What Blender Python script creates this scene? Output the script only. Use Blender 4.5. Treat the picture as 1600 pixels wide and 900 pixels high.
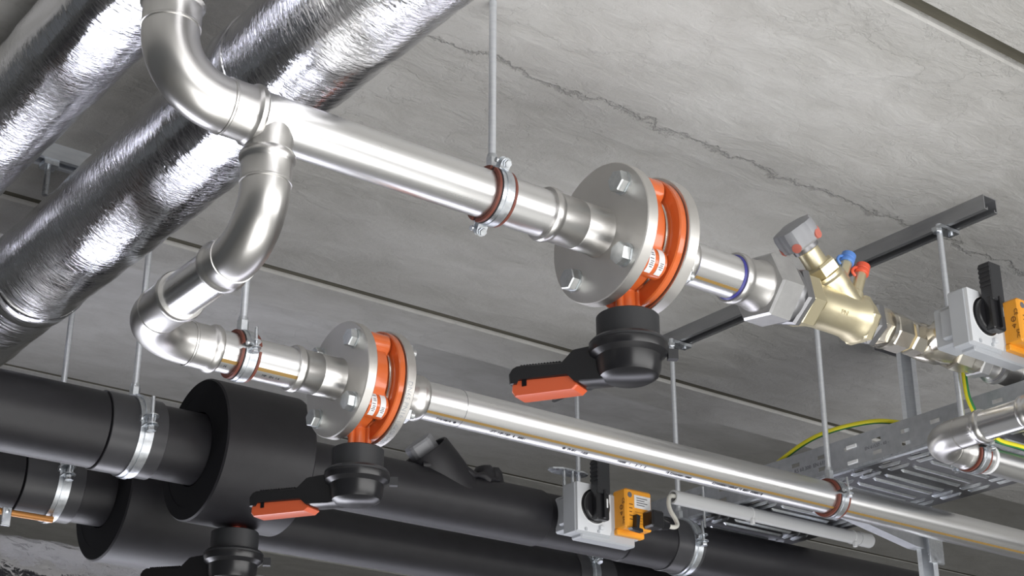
import bpy, math, random
from mathutils import Vector, Matrix
R = math.radians
random.seed(7)
for o in list(bpy.data.objects): bpy.data.objects.remove(o)
SC = bpy.context.scene
COL = SC.collection
CZ = 1.5            # eye height above the floor; everything below is laid out from the eye point, then lifted by this

# ------------------------------------------------------------------ camera
FPX, PITCH, AZ = 2450.0, R(23.5), R(52.95)
cam = bpy.data.cameras.new('camera'); co = bpy.data.objects.new('camera', cam); COL.objects.link(co)
hh = Vector((math.cos(AZ), math.sin(AZ), 0)); rr = Vector((math.sin(AZ), -math.cos(AZ), 0)); zz = Vector((0, 0, 1))
ff = hh*math.cos(PITCH) + zz*math.sin(PITCH); uu = -hh*math.sin(PITCH) + zz*math.cos(PITCH)
mw = Matrix(((rr.x, uu.x, -ff.x, 0), (rr.y, uu.y, -ff.y, 0), (rr.z, uu.z, -ff.z, 0), (0, 0, 0, 1)))
co.matrix_world = mw
cam.sensor_width = 36.0; cam.lens = 36.0*FPX/1600.0; cam.clip_start = .05; cam.clip_end = 100
SC.camera = co

# ------------------------------------------------------------------ world, lights, exposure
w = bpy.data.worlds.new('world'); SC.world = w; w.use_nodes = True
bg = w.node_tree.nodes['Background']; bg.inputs[0].default_value = (.9, .95, 1.0, 1); bg.inputs[1].default_value = .10
def area(name, loc, target, sx, sy, power, color=(1, 1, 1), spread=180):
    l = bpy.data.lights.new(name, 'AREA'); l.shape = 'RECTANGLE'; l.size = sx; l.size_y = sy; l.energy = power; l.color = color; l.spread = R(spread)
    o = bpy.data.objects.new(name, l); COL.objects.link(o); o.location = loc
    o.rotation_euler = (Vector(target)-Vector(loc)).to_track_quat('-Z', 'Y').to_euler(); return o
area('window_light', (3.2, -2.4, .40), (3.2, 2.0, .5), 7.6, 1.8, 195, (1.0, .99, .975))
area('floor_bounce_fill', (1.1, .1, -1.1), (1.5, 1.0, 1.4), 2.6, 2.2, 56, (1.0, .99, .975))  # added fill aimed up at the ceiling, stands in for floor bounce
area('floor_level_fill', (1.2, 5.2, -1.2), (.9, 2.2, 1.1), 3.2, 1.2, 25, (.89, .9, 1.0), 80)  # added low fill, no lamp stands there; streaks the foil and black undersides
area('far_floor_fill', (3.6, 4.0, -1.35), (2.0, 2.2, .9), 2.6, 1.2, 9, (.88, .88, 1.0), 90)  # added fill in place of a bright far floor, edges the pipe bottoms
SC.view_settings.view_transform = 'Standard'; SC.view_settings.look = 'None'
SC.view_settings.exposure = -0.07; SC.view_settings.gamma = 1.0; SC.view_settings.use_curve_mapping = False

# ------------------------------------------------------------------ materials
MAT = {}
def material(name, col, rough=.5, metal=0.0, spec=.5, noise=None, bump=None, coat=0.0, rough_var=None, emit=None):
    """noise=(scale xyz, second colour, contrast), bump=(scale xyz, strength, distance, detail)"""
    m = bpy.data.materials.new(name); m.use_nodes = True; nt = m.node_tree; b = nt.nodes['Principled BSDF']
    b.inputs['Base Color'].default_value = (*col, 1); b.inputs['Roughness'].default_value = rough
    b.inputs['Metallic'].default_value = metal; b.inputs['Specular IOR Level'].default_value = spec
    b.inputs['Coat Weight'].default_value = coat; b.inputs['Coat Roughness'].default_value = .08
    tc = nt.nodes.new('ShaderNodeTexCoord')
    def tex(sc, detail=4, dist=0.0):
        mp = nt.nodes.new('ShaderNodeMapping'); mp.inputs['Scale'].default_value = sc
        nt.links.new(tc.outputs['Object'], mp.inputs[0]); n = nt.nodes.new('ShaderNodeTexNoise')
        n.inputs['Scale'].default_value = 1; n.inputs['Detail'].default_value = detail; n.inputs['Distortion'].default_value = dist
        nt.links.new(mp.outputs[0], n.inputs['Vector']); return n
    if noise:
        n = tex(noise[0], 5); rp = nt.nodes.new('ShaderNodeValToRGB')
        rp.color_ramp.elements[0].position = .5-noise[2]; rp.color_ramp.elements[1].position = .5+noise[2]
        rp.color_ramp.elements[0].color = (*col, 1); rp.color_ramp.elements[1].color = (*noise[1], 1)
        nt.links.new(n.outputs['Fac'], rp.inputs[0]); nt.links.new(rp.outputs[0], b.inputs['Base Color'])
    if rough_var:
        n = tex(rough_var[0], 4); mr = nt.nodes.new('ShaderNodeMapRange'); mr.inputs['From Min'].default_value = .3; mr.inputs['From Max'].default_value = .7
        mr.inputs['To Min'].default_value = rough_var[1]; mr.inputs['To Max'].default_value = rough_var[2]
        nt.links.new(n.outputs['Fac'], mr.inputs['Value']); nt.links.new(mr.outputs[0], b.inputs['Roughness'])
    if bump:
        n = tex(bump[0], bump[3] if len(bump) > 3 else 3); bp = nt.nodes.new('ShaderNodeBump')
        bp.inputs['Strength'].default_value = bump[1]; bp.inputs['Distance'].default_value = bump[2]
        nt.links.new(n.outputs['Fac'], bp.inputs['Height']); nt.links.new(bp.outputs[0], b.inputs['Normal'])
    MAT[name] = m; return m
material('steel_x', (.88, .88, .88), .3, 1, rough_var=((3, 30, 30), .27, .33))
material('steel_y', (.84, .84, .84), .26, 1, rough_var=((30, 3, 30), .23, .29))
material('steel_fitting', (.66, .65, .635), .33, 1, rough_var=((9, 9, 9), .30, .36))
material('steel_flange', (.66, .645, .62), .45, 1, rough_var=((25, 25, 25), .40, .50), noise=((14, 14, 14), (.72, .705, .68), .25), bump=((500, 500, 500), .04, .0004))
material('zinc', (.62, .65, .69), .34, 1, noise=((120, 120, 120), (.74, .77, .8), .15), rough_var=((90, 90, 90), .26, .42))
material('zinc_dull', (.42, .435, .46), .45, .65, noise=((60, 60, 60), (.50, .515, .54), .2))
material('zinc_rail', (.36, .365, .38), .40, .85, noise=((40, 8, 40), (.46, .465, .48), .2))
material('bolt_steel', (.60, .63, .64), .38, 1, noise=((90, 90, 90), (.72, .74, .75), .15), bump=((300, 300, 300), .15, .0006))
material('orange_paint', (.66, .14, .035), .22, 0, .5, coat=.5, bump=((120, 120, 120), .08, .001))
material('red_paint', (.58, .06, .02), .3, 0, .5, coat=.3)
material('red_plastic', (.70, .125, .045), .3, 0, .5)
material('salmon_plastic', (.55, .16, .12), .45)
material('black_plastic', (.012, .012, .014), .28, 0, .5, bump=((500, 500, 500), .05, .0004))
material('black_matte', (.022, .023, .026), .45, 0, .5, bump=((900, 900, 900), .12, .0006))
material('foam', (.010, .0095, .0125), .46, 0, .5, noise=((30, 30, 30), (.0145, .014, .0175), .2), bump=((700, 700, 700), .25, .0008))
material('foam_dark', (.006, .006, .008), .8, 0, .2)
material('foam_sleeve', (.042, .042, .047), .36, 0, .5, noise=((20, 20, 20), (.052, .052, .058), .2))
material('grey_plastic', (.43, .45, .48), .42, 0, .5)
material('light_grey_plastic', (.66, .68, .71), .4, 0, .5)
material('knob_grey', (.30, .305, .325), .42, 0, .5)
material('orange_plastic', (.88, .37, .03), .38, 0, .5)
material('conduit_plastic', (.63, .64, .65), .38, 0, .5)
material('cable_white', (.70, .69, .63), .42)
material('brass', (.78, .695, .47), .40, 1, noise=((18, 18, 18), (.83, .76, .55), .25), bump=((350, 350, 350), .12, .0006))
material('nickel', (.68, .64, .56), .24, 1, noise=((30, 30, 30), (.76, .72, .64), .25))
material('rod_zinc', (.72, .75, .80), .36, .75, noise=((30, 30, 200), (.80, .83, .87), .2))
material('tray_bottom_shaded', (.13, .13, .14), .4, .9, noise=((40, 40, 40), (.17, .17, .18), .2))  # zinc with the dark floor's reflection painted into its colour
material('hemp', (.55, .44, .24), .8)
material('grey_iron', (.26, .26, .27), .4, .8)
material('steel_nut', (.55, .55, .555), .38, .9, noise=((40, 40, 40), (.66, .66, .66), .2), bump=((300, 300, 300), .12, .0006))
material('blue_cap', (.10, .24, .62), .35); material('red_cap', (.72, .10, .045), .35)
material('blue_ring', (.05, .05, .28), .4); material('rubber_red', (.17, .045, .028), .5); material('rubber_black', (.012, .012, .014), .5)
material('white_label', (.78, .79, .80), .4); material('white_paint', (.80, .81, .82), .4)
material('ink', (.02, .02, .03), .5); material('ink_grey', (.14, .14, .16), .5); material('ochre', (.34, .21, .06), .5, .2)
material('ink_brown', (.16, .06, .01), .5)
material('wire_yellow', (.80, .72, .03), .4); material('wire_green', (.03, .22, .06), .4)
material('copper_tape', (.50, .22, .06), .4, .4)
material('floor_concrete', (.52, .52, .51), .55, 0, .4, noise=((1.5, 1.5, 1.5), (.60, .60, .585), .25))
material('joint_mortar', (.10, .095, .075), .9, 0, .2, noise=((6, 60, 60), (.16, .15, .12), .2))
material('wall_plaster', (.55, .55, .54), .8, 0, .3)

def foil_material(name, k1, k2, s1, s2):
    m = material(name, (.86, .86, .89), .12, 1); nt = m.node_tree; b = nt.nodes['Principled BSDF']; tc = nt.nodes['Texture Coordinate']
    def noi(sc, det, dist):
        mp = nt.nodes.new('ShaderNodeMapping'); mp.inputs['Scale'].default_value = sc; nt.links.new(tc.outputs['Object'], mp.inputs[0])
        n = nt.nodes.new('ShaderNodeTexNoise'); n.inputs['Scale'].default_value = 1; n.inputs['Detail'].default_value = det; n.inputs['Distortion'].default_value = dist
        nt.links.new(mp.outputs[0], n.inputs['Vector']); return n
    n1 = noi(k1, 3, .6); n2 = noi(k2, 5, 1.2)
    # crumple amount varies from smooth to creased
    n3 = noi((5, 2.2, 5), 2, 0)
    mr = nt.nodes.new('ShaderNodeMapRange'); mr.inputs['From Min'].default_value = .38; mr.inputs['From Max'].default_value = .62; mr.inputs['To Min'].default_value = .15; mr.inputs['To Max'].default_value = 1
    nt.links.new(n3.outputs['Fac'], mr.inputs['Value'])
    mu = nt.nodes.new('ShaderNodeMath'); mu.operation = 'MULTIPLY'; nt.links.new(n2.outputs['Fac'], mu.inputs[0]); nt.links.new(mr.outputs[0], mu.inputs[1])
    b1 = nt.nodes.new('ShaderNodeBump'); b1.inputs['Strength'].default_value = s1; b1.inputs['Distance'].default_value = .006; nt.links.new(n1.outputs['Fac'], b1.inputs['Height'])
    b2 = nt.nodes.new('ShaderNodeBump'); b2.inputs['Strength'].default_value = s2; b2.inputs['Distance'].default_value = .004
    nt.links.new(mu.outputs[0], b2.inputs['Height']); nt.links.new(b1.outputs[0], b2.inputs['Normal']); nt.links.new(b2.outputs[0], b.inputs['Normal'])
foil_material('foil', (12, 75, 12), (55, 150, 55), .20, .55)
foil_material('foil_crumpled', (22, 16, 22), (70, 60, 70), 1.0, 1.0)

def concrete_material():
    m = material('ceiling_concrete', (.5, .49, .47), .82, 0, .25); nt = m.node_tree; b = nt.nodes['Principled BSDF']; tc = nt.nodes['Texture Coordinate']
    def noi(sc, det, dist, rough=.5):
        mp = nt.nodes.new('ShaderNodeMapping'); mp.inputs['Scale'].default_value = sc; nt.links.new(tc.outputs['Object'], mp.inputs[0])
        n = nt.nodes.new('ShaderNodeTexNoise'); n.inputs['Scale'].default_value = 1; n.inputs['Detail'].default_value = det; n.inputs['Distortion'].default_value = dist; n.inputs['Roughness'].default_value = rough
        nt.links.new(mp.outputs[0], n.inputs['Vector']); return n
    big = noi((.9, 2.2, 1), 4, .5); fine = noi((34, 55, 40), 6, .3, .7); mid = noi((7, 13, 7), 7, .5, .65)
    rp = nt.nodes.new('ShaderNodeValToRGB'); e = rp.color_ramp.elements
    e[0].position = .32; e[0].color = (.44, .435, .42, 1); e[1].position = .68; e[1].color = (.545, .54, .525, 1)
    nt.links.new(big.outputs['Fac'], rp.inputs[0])
    rp2 = nt.nodes.new('ShaderNodeValToRGB'); e = rp2.color_ramp.elements; e[0].position = .34; e[0].color = (.91, .905, .895, 1); e[1].position = .62; e[1].color = (1.06, 1.06, 1.06, 1)
    nt.links.new(mid.outputs['Fac'], rp2.inputs[0])
    mx = nt.nodes.new('ShaderNodeMix'); mx.data_type = 'RGBA'; mx.blend_type = 'MULTIPLY'; mx.inputs[0].default_value = 1
    nt.links.new(rp.outputs[0], mx.inputs[6]); nt.links.new(rp2.outputs[0], mx.inputs[7])
    # plaster creases: edges of strongly warped cells
    wn = nt.nodes.new('ShaderNodeTexNoise'); wn.inputs['Scale'].default_value = 7.5; wn.inputs['Detail'].default_value = 7; wn.inputs['Roughness'].default_value = .62
    nt.links.new(tc.outputs['Object'], wn.inputs['Vector'])
    vs_ = nt.nodes.new('ShaderNodeVectorMath'); vs_.operation = 'MULTIPLY_ADD'; vs_.inputs[1].default_value = (.34, .34, 0)
    nt.links.new(wn.outputs['Color'], vs_.inputs[0]); nt.links.new(tc.outputs['Object'], vs_.inputs[2])
    mpv = nt.nodes.new('ShaderNodeMapping'); mpv.inputs['Scale'].default_value = (4.2, 8.5, 0.01); nt.links.new(vs_.outputs[0], mpv.inputs[0])
    vo = nt.nodes.new('ShaderNodeTexVoronoi'); vo.feature = 'DISTANCE_TO_EDGE'; vo.inputs['Scale'].default_value = 1.0; nt.links.new(mpv.outputs[0], vo.inputs['Vector'])
    mr = nt.nodes.new('ShaderNodeMapRange'); mr.inputs['From Min'].default_value = 0; mr.inputs['From Max'].default_value = .035; nt.links.new(vo.outputs['Distance'], mr.inputs['Value'])
    # creases fade in and out over the slab
    fm = noi((1.1, 1.6, 1), 3, .4); fr = nt.nodes.new('ShaderNodeMapRange'); fr.inputs['From Min'].default_value = .40; fr.inputs['From Max'].default_value = .72; nt.links.new(fm.outputs['Fac'], fr.inputs['Value'])
    mxc = nt.nodes.new('ShaderNodeMix'); mxc.data_type = 'FLOAT'; mxc.inputs[2].default_value = 1.0
    nt.links.new(fr.outputs[0], mxc.inputs[0]); nt.links.new(mr.outputs[0], mxc.inputs[3])
    dk = nt.nodes.new('ShaderNodeMapRange'); dk.inputs['To Min'].default_value = .77; dk.inputs['To Max'].default_value = 1.0; nt.links.new(mxc.outputs[0], dk.inputs['Value'])
    mx2 = nt.nodes.new('ShaderNodeMix'); mx2.data_type = 'RGBA'; mx2.blend_type = 'MULTIPLY'; mx2.inputs[0].default_value = 1
    nt.links.new(mx.outputs[2], mx2.inputs[6]); nt.links.new(dk.outputs[0], mx2.inputs[7]); nt.links.new(mx2.outputs[2], b.inputs['Base Color'])
    # one long wandering crack along the slab
    sp = nt.nodes.new('ShaderNodeSeparateXYZ'); nt.links.new(tc.outputs['Object'], sp.inputs[0])
    wn2 = noi((7, 7, 7), 6, 0, .7); k1 = nt.nodes.new('ShaderNodeMath'); k1.operation = 'MULTIPLY_ADD'; k1.inputs[1].default_value = .16; nt.links.new(wn2.outputs['Fac'], k1.inputs[0]); nt.links.new(sp.outputs['Y'], k1.inputs[2])
    k2 = nt.nodes.new('ShaderNodeMath'); k2.operation = 'SUBTRACT'; k2.inputs[1].default_value = 1.85+.08; nt.links.new(k1.outputs[0], k2.inputs[0])
    k3 = nt.nodes.new('ShaderNodeMath'); k3.operation = 'ABSOLUTE'; nt.links.new(k2.outputs[0], k3.inputs[0])
    k4 = nt.nodes.new('ShaderNodeMapRange'); k4.inputs['From Min'].default_value = .001; k4.inputs['From Max'].default_value = .007; nt.links.new(k3.outputs[0], k4.inputs['Value'])
    soft = nt.nodes.new('ShaderNodeMapRange'); soft.inputs['To Min'].default_value = .66; nt.links.new(mxc.outputs[0], soft.inputs['Value'])
    k5 = nt.nodes.new('ShaderNodeMath'); k5.operation = 'MINIMUM'; nt.links.new(k4.outputs[0], k5.inputs[0]); nt.links.new(soft.outputs[0], k5.inputs[1])
    nt.links.new(k5.outputs[0], dk.inputs['Value'])
    b1 = nt.nodes.new('ShaderNodeBump'); b1.inputs['Strength'].default_value = .6; b1.inputs['Distance'].default_value = .006; nt.links.new(k5.outputs[0], b1.inputs['Height'])
    b2 = nt.nodes.new('ShaderNodeBump'); b2.inputs['Strength'].default_value = .5; b2.inputs['Distance'].default_value = .012; nt.links.new(mid.outputs['Fac'], b2.inputs['Height']); nt.links.new(b1.outputs[0], b2.inputs['Normal'])
    b3 = nt.nodes.new('ShaderNodeBump'); b3.inputs['Strength'].default_value = .5; b3.inputs['Distance'].default_value = .004; nt.links.new(fine.outputs['Fac'], b3.inputs['Height']); nt.links.new(b2.outputs[0], b3.inputs['Normal'])
    nt.links.new(b3.outputs[0], b.inputs['Normal'])
concrete_material()

# ------------------------------------------------------------------ mesh helpers
X_, Y_, Z_ = Vector((1, 0, 0)), Vector((0, 1, 0)), Vector((0, 0, 1))
ORG = {}
def frame(d):
    d = Vector(d).normalized(); a = Z_ if abs(d.z) < .9 else X_
    u = a.cross(d).normalized(); v = d.cross(u); return d, u, v
class MB:
    def __init__(s): s.v = []; s.f = []
    def add(s, vs, fs):
        k = len(s.v); s.v += [Vector(p) for p in vs]; s.f += [tuple(i+k for i in f) for f in fs]; return s
    def rings(s, rings, closed_ends=(True, True), loop=False):
        n = len(rings[0]); vs = [p for r_ in rings for p in r_]; fs = []
        m = len(rings)
        for i in range(m if loop else m-1):
            for j in range(n):
                a = i*n+j; b = i*n+(j+1) % n; c = ((i+1) % m)*n+(j+1) % n; d = ((i+1) % m)*n+j; fs.append((a, b, c, d))
        if not loop:
            if closed_ends[0]: fs.append(tuple(range(n-1, -1, -1)))
            if closed_ends[1]: fs.append(tuple((m-1)*n+j for j in range(n)))
        return s.add(vs, fs)
    def lathe(s, o, d, prof, n=40, caps=(True, True), loop=False, ph=0.0):
        d, u, v = frame(d); o = Vector(o)
        return s.rings([[o+d*t+(u*math.cos(2*math.pi*j/n+ph)+v*math.sin(2*math.pi*j/n+ph))*r for j in range(n)] for t, r in prof], caps, loop)
    def cyl(s, a, b, r, n=24, r2=None):
        a, b = Vector(a), Vector(b); return s.lathe(a, b-a, [(0, r), ((b-a).length, r if r2 is None else r2)], n)
    def hexa(s, o, d, t0, t1, r, ph=0.0, n=6, ch=.06):
        L = t1-t0; c = min(ch*r*2, L*.3); return s.lathe(o, d, [(t0, r*.93), (t0+c, r), (t1-c, r), (t1, r*.93)], n, ph=ph)
    def sweep(s, pts, rad, n=32, caps=(True, True)):
        pts = [Vector(p) for p in pts]; d = (pts[1]-pts[0]).normalized(); _, u, v = frame(d); rs = []
        for i, p in enumerate(pts):
            t = ((pts[min(i+1, len(pts)-1)]-pts[max(i-1, 0)])).normalized()
            u = (u-t*u.dot(t)).normalized(); v = t.cross(u); r = rad[i] if isinstance(rad, (list, tuple)) else rad
            rs.append([p+(u*math.cos(2*math.pi*j/n)+v*math.sin(2*math.pi*j/n))*r for j in range(n)])
        return s.rings(rs, caps)
    def box(s, lo, hi, ch=0.0):
        (x0, y0, z0), (x1, y1, z1) = lo, hi
        if ch <= 0:
            return s.add([(x0, y0, z0), (x1, y0, z0), (x1, y1, z0), (x0, y1, z0), (x0, y0, z1), (x1, y0, z1), (x1, y1, z1), (x0, y1, z1)],
                         [(3, 2, 1, 0), (4, 5, 6, 7), (0, 1, 5, 4), (1, 2, 6, 5), (2, 3, 7, 6), (3, 0, 4, 7)])
        c = ch; vs = []; idx = {}
        for ix in (0, 1):
            for iy in (0, 1):
                for iz in (0, 1):
                    px, py, pz = (x0, x1)[ix], (y0, y1)[iy], (z0, z1)[iz]; sx, sy, sz = (c, -c)[ix], (c, -c)[iy], (c, -c)[iz]
                    idx[ix, iy, iz, 0] = len(vs); vs.append((px, py+sy, pz+sz)); idx[ix, iy, iz, 1] = len(vs); vs.append((px+sx, py, pz+sz)); idx[ix, iy, iz, 2] = len(vs); vs.append((px+sx, py+sy, pz))
        fs = []
        for i in (0, 1):
            a = [idx[i, 0, 0, 0], idx[i, 1, 0, 0], idx[i, 1, 1, 0], idx[i, 0, 1, 0]]; fs.append(tuple(a if i else a[::-1]))
            a = [idx[0, i, 0, 1], idx[0, i, 1, 1], idx[1, i, 1, 1], idx[1, i, 0, 1]]; fs.append(tuple(a if i else a[::-1]))
            a = [idx[0, 0, i, 2], idx[1, 0, i, 2], idx[1, 1, i, 2], idx[0, 1, i, 2]]; fs.append(tuple(a if i else a[::-1]))
        for p in (0, 1):
            for q in (0, 1):
                fs.append((idx[p, q, 0, 0], idx[p, q, 0, 1], idx[p, q, 1, 1], idx[p, q, 1, 0]))
                fs.append((idx[p, 0, q, 0], idx[p, 0, q, 2], idx[p, 1, q, 2], idx[p, 1, q, 0]))
                fs.append((idx[0, p, q, 1], idx[0, p, q, 2], idx[1, p, q, 2], idx[1, p, q, 1]))
                for t in (0, 1): fs.append((idx[p, q, t, 0], idx[p, q, t, 1], idx[p, q, t, 2]))
        return s.add(vs, fs)
    def prism(s, poly, o, u, v, d, L):
        """polygon in (u,v) at o, pushed L along d"""
        o, u, v, d = Vector(o), Vector(u), Vector(v), Vector(d); n = len(poly)
        return s.rings([[o+u*a+v*b for a, b in poly], [o+u*a+v*b+d*L for a, b in poly]])
    def xf(s, M): s.v = [M @ p for p in s.v]; return s
    def build(s, name, mat, parent=None, smooth=True, ang=32, label=None):
        org = ORG.get(parent, Vector((0, 0, 0))) if parent else Vector((0, 0, 0))
        me = bpy.data.meshes.new(name); me.from_pydata([p-org for p in s.v], [], s.f)
        me.materials.append(MAT[mat]); o = bpy.data.objects.new(name, me); COL.objects.link(o)
        import bmesh as _b
        bm = _b.new(); bm.from_mesh(me); _b.ops.recalc_face_normals(bm, faces=bm.faces); bm.to_mesh(me); bm.free()
        if smooth:
            me.polygons.foreach_set('use_smooth', [True]*len(me.polygons)); me.set_sharp_from_angle(angle=R(ang))
        if parent: o.parent = parent
        ORG[o] = org
        if label: o['label'] = label
        return o
def thing(name, label, cat, loc, group=None):
    o = bpy.data.objects.new(name, None); COL.objects.link(o); o.location = loc; o.empty_display_size = .05; ORG[o] = Vector(loc)
    o['label'] = label; o['category'] = cat
    if group: o['group'] = group
    return o
def tag(o, label, cat, group=None):
    o['label'] = label; o['category'] = cat
    if group: o['group'] = group
    return o
def arc(corner, d0, d1, rb, n=18, a0=0.0, a1=None):
    corner, d0, d1 = Vector(corner), Vector(d0), Vector(d1); c = corner-d0*rb+d1*rb
    return [c-d1*rb*math.cos(t)+d0*rb*math.sin(t) for t in [math.pi/2*i/n for i in range(n+1)]]
def bez(pts, n=10):
    pts = [Vector(p) for p in pts]; P = [pts[0]]+pts+[pts[-1]]; out = []
    for i in range(1, len(P)-2):
        for k in range(n):
            t = k/n; a, b, c, d = P[i-1], P[i], P[i+1], P[i+2]
            out.append(.5*((2*b)+(c-a)*t+(2*a-5*b+4*c-d)*t*t+(3*b-a-3*c+d)*t**3))
    return out+[pts[-1]]
def cylpatch(mb, x0, x1, y, z, r, a0, a1, na=6, nx=1, th=.0004):
    """thin curved strip on a pipe that runs along X; angles in degrees from +Y towards +Z"""
    for i in range(nx):
        xa, xb = x0+(x1-x0)*i/nx, x0+(x1-x0)*(i+1)/nx; rings = []
        for k in range(na+1):
            a = R(a0+(a1-a0)*k/na); c, s_ = math.cos(a), math.sin(a)
            rings.append([(xa, y+r*c, z+r*s_), (xb, y+r*c, z+r*s_), (xb, y+(r+th)*c, z+(r+th)*s_), (xa, y+(r+th)*c, z+(r+th)*s_)])
        mb.rings([[Vector(p) for p in q] for q in rings])
    return mb
def text_mesh(txt, size):
    cu = bpy.data.curves.new('lettering', 'FONT'); cu.body = txt; cu.size = size; cu.resolution_u = 2; cu.extrude = .00015
    o = bpy.data.objects.new('lettering', cu); COL.objects.link(o); bpy.context.view_layer.update()
    ev = o.evaluated_get(bpy.context.evaluated_depsgraph_get()); me = ev.to_mesh()
    vs = [v.co.copy() for v in me.vertices]; fs = [tuple(p.vertices) for p in me.polygons]; ev.to_mesh_clear()
    bpy.data.objects.remove(o); bpy.data.curves.remove(cu); return vs, fs
def text_on_cyl(mb, txt, size, x0, y, z, r, a):
    vs, fs = text_mesh(txt, size); out = []
    for p in vs:
        an = R(a)-p.y/r; out.append((x0+p.x, y+(r+.0003+p.z)*math.cos(an), z+(r+.0003+p.z)*math.sin(an)))
    return mb.add(out, fs)
def text_flat(mb, txt, size, o, u, v):
    vs, fs = text_mesh(txt, size); o, u, v = Vector(o), Vector(u), Vector(v); n = u.cross(v)
    return mb.add([o+u*p.x+v*p.y+n*(p.z+.0003) for p in vs], fs)

# ------------------------------------------------------------------ layout numbers (metres, from the eye point)
ZC = 1.42
yU, zU, RU = 1.7083, 1.0717, .0377
yL, zL, RL = 2.1127, .8925, .0332
yK, zK, RK = 2.57, .8825, .0697
yK2, zK2 = 2.93, .8775
XS = 2.455   # ceiling rail

# ------------------------------------------------------------------ the setting
fl = MB().box((-6, -6, -CZ-.2), (12, 14, -CZ)).build('floor', 'floor_concrete', smooth=False); fl['kind'] = 'structure'
cl = MB().box((-6, -6, ZC+.06), (12, 3.0, ZC+.4)).box((-6, 3.0, ZC+.28), (12, 14, ZC+.4)).build('ceiling', 'ceiling_concrete', smooth=False); cl['kind'] = 'structure'
JS = 3.02           # far edge of the downstand strip; the slabs beyond it lie higher
ys = [-3.28, -1.75, -.22, 1.31, 2.84, JS, 4.37, 5.90, 7.43, 8.96, 10.49]
for i in range(len(ys)-1):
    g0, g1 = (.017 if v == 1.31 else (0 if v == JS else .011) for v in (ys[i], ys[i+1])); c = .004; y0, y1 = ys[i]+g0, ys[i+1]-g1; up = .22 if i > 4 else 0
    dz = [0, .004, -.003, .0, -.004, 0, .002, 0, 0, 0][i]+ZC+up; top = ZC+.28 if i >= 4 else ZC+.06
    MB().prism([(y0, top), (y0, dz+c), (y0+c, dz), (y1-c, dz), (y1, dz+c), (y1, top)], (-6, 0, 0), Y_, Z_, X_, 18).build('slab', 'ceiling_concrete', cl, smooth=False)
    if i > 0 and ys[i] != JS:
        g = .017 if ys[i] == 1.31 else .011; MB().box((-6, ys[i]-g, ZC+up+(.014 if ys[i] == 1.31 else .0045)), (12, ys[i]+g, ZC+up+.05)).build('joint_filler', 'joint_mortar', cl, smooth=False)
for nm, lo, hi in [('wall_back', (-6, 13.8, -CZ), (12, 14, ZC+.28)), ('wall_right', (11.8, -6, -CZ), (12, 13.8, ZC+.28))]:
    o = MB().box(lo, hi).build(nm, 'wall_plaster', smooth=False); o['kind'] = 'structure'

# ------------------------------------------------------------------ foil-wrapped insulated pipes
def foil_pipe(name, label, x, z, rad, y0, y1, axis='y', seam=True, mat='foil'):
    t = thing(name, label, 'insulated pipe', (x, y0, z) if axis == 'y' else (y0, x, z), None)
    rnd = random.Random(hash(label) % 1000 if False else len(label)); n = 72; L = y1-y0; m = int(L/.02)
    ph = [rnd.random()*6.28 for _ in range(8)]; rings = []
    for i in range(m+1):
        s = y0+L*i/m; ring = []
        for j in range(n):
            a = 2*math.pi*j/n
            dr = .0010*math.sin(3*a+ph[0]+s*5)+.0006*math.sin(5*a+ph[1]-s*9)+.0008*math.sin(s*37+ph[2]+2*a)+.0006*math.sin(s*71+4*a+ph[3])+rnd.uniform(-.00045, .00045)*(1 if mat == 'foil' else 7)
            r_ = rad+dr
            ring.append(Vector((x+r_*math.cos(a), s, z+r_*math.sin(a))) if axis == 'y' else Vector((s, x+r_*math.cos(a), z+r_*math.sin(a))))
        rings.append(ring)
    MB().rings(rings).build('foil_jacket', mat, t, ang=60)
    if seam:   # overlapping tape joints
        s = y0+.35
        while s < y1-.2:
            o = (x, s, z) if axis == 'y' else (s, x, z); d = Y_ if axis == 'y' else X_
            MB().lathe(o, d, [(0, rad+.0012), (.002, rad+.0028), (.058, rad+.0026), (.06, rad+.001)], 72).build('foil_tape', mat, t, ang=60)
            s += .93
    core = (x, y0-.004, z) if axis == 'y' else (y0-.004, x, z); d = Y_ if axis == 'y' else X_
    MB().lathe(core, d, [(0, rad*.5), (.002, rad*.96), (.02, rad*.97), (.022, rad*.5)], 48).build('end_disc', 'foam_dark', t)
    return t
foil_pipe('foil_insulated_pipe', 'crinkled silver foil insulated pipe running diagonally behind the steel elbow', .944, 1.2417, .0966, .55, 5.2)
foil_pipe('foil_insulated_pipe', 'silver foil insulated pipe in the top left corner, beyond the riser', .717, 1.3255, .0835, .55, 5.2, seam=False)
foil_pipe('foil_insulated_pipe', 'low foil insulated pipe under the black pipes at bottom left', 3.41, .763, .12, .2, 3.4, 'x', mat='foil_crumpled')

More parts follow.
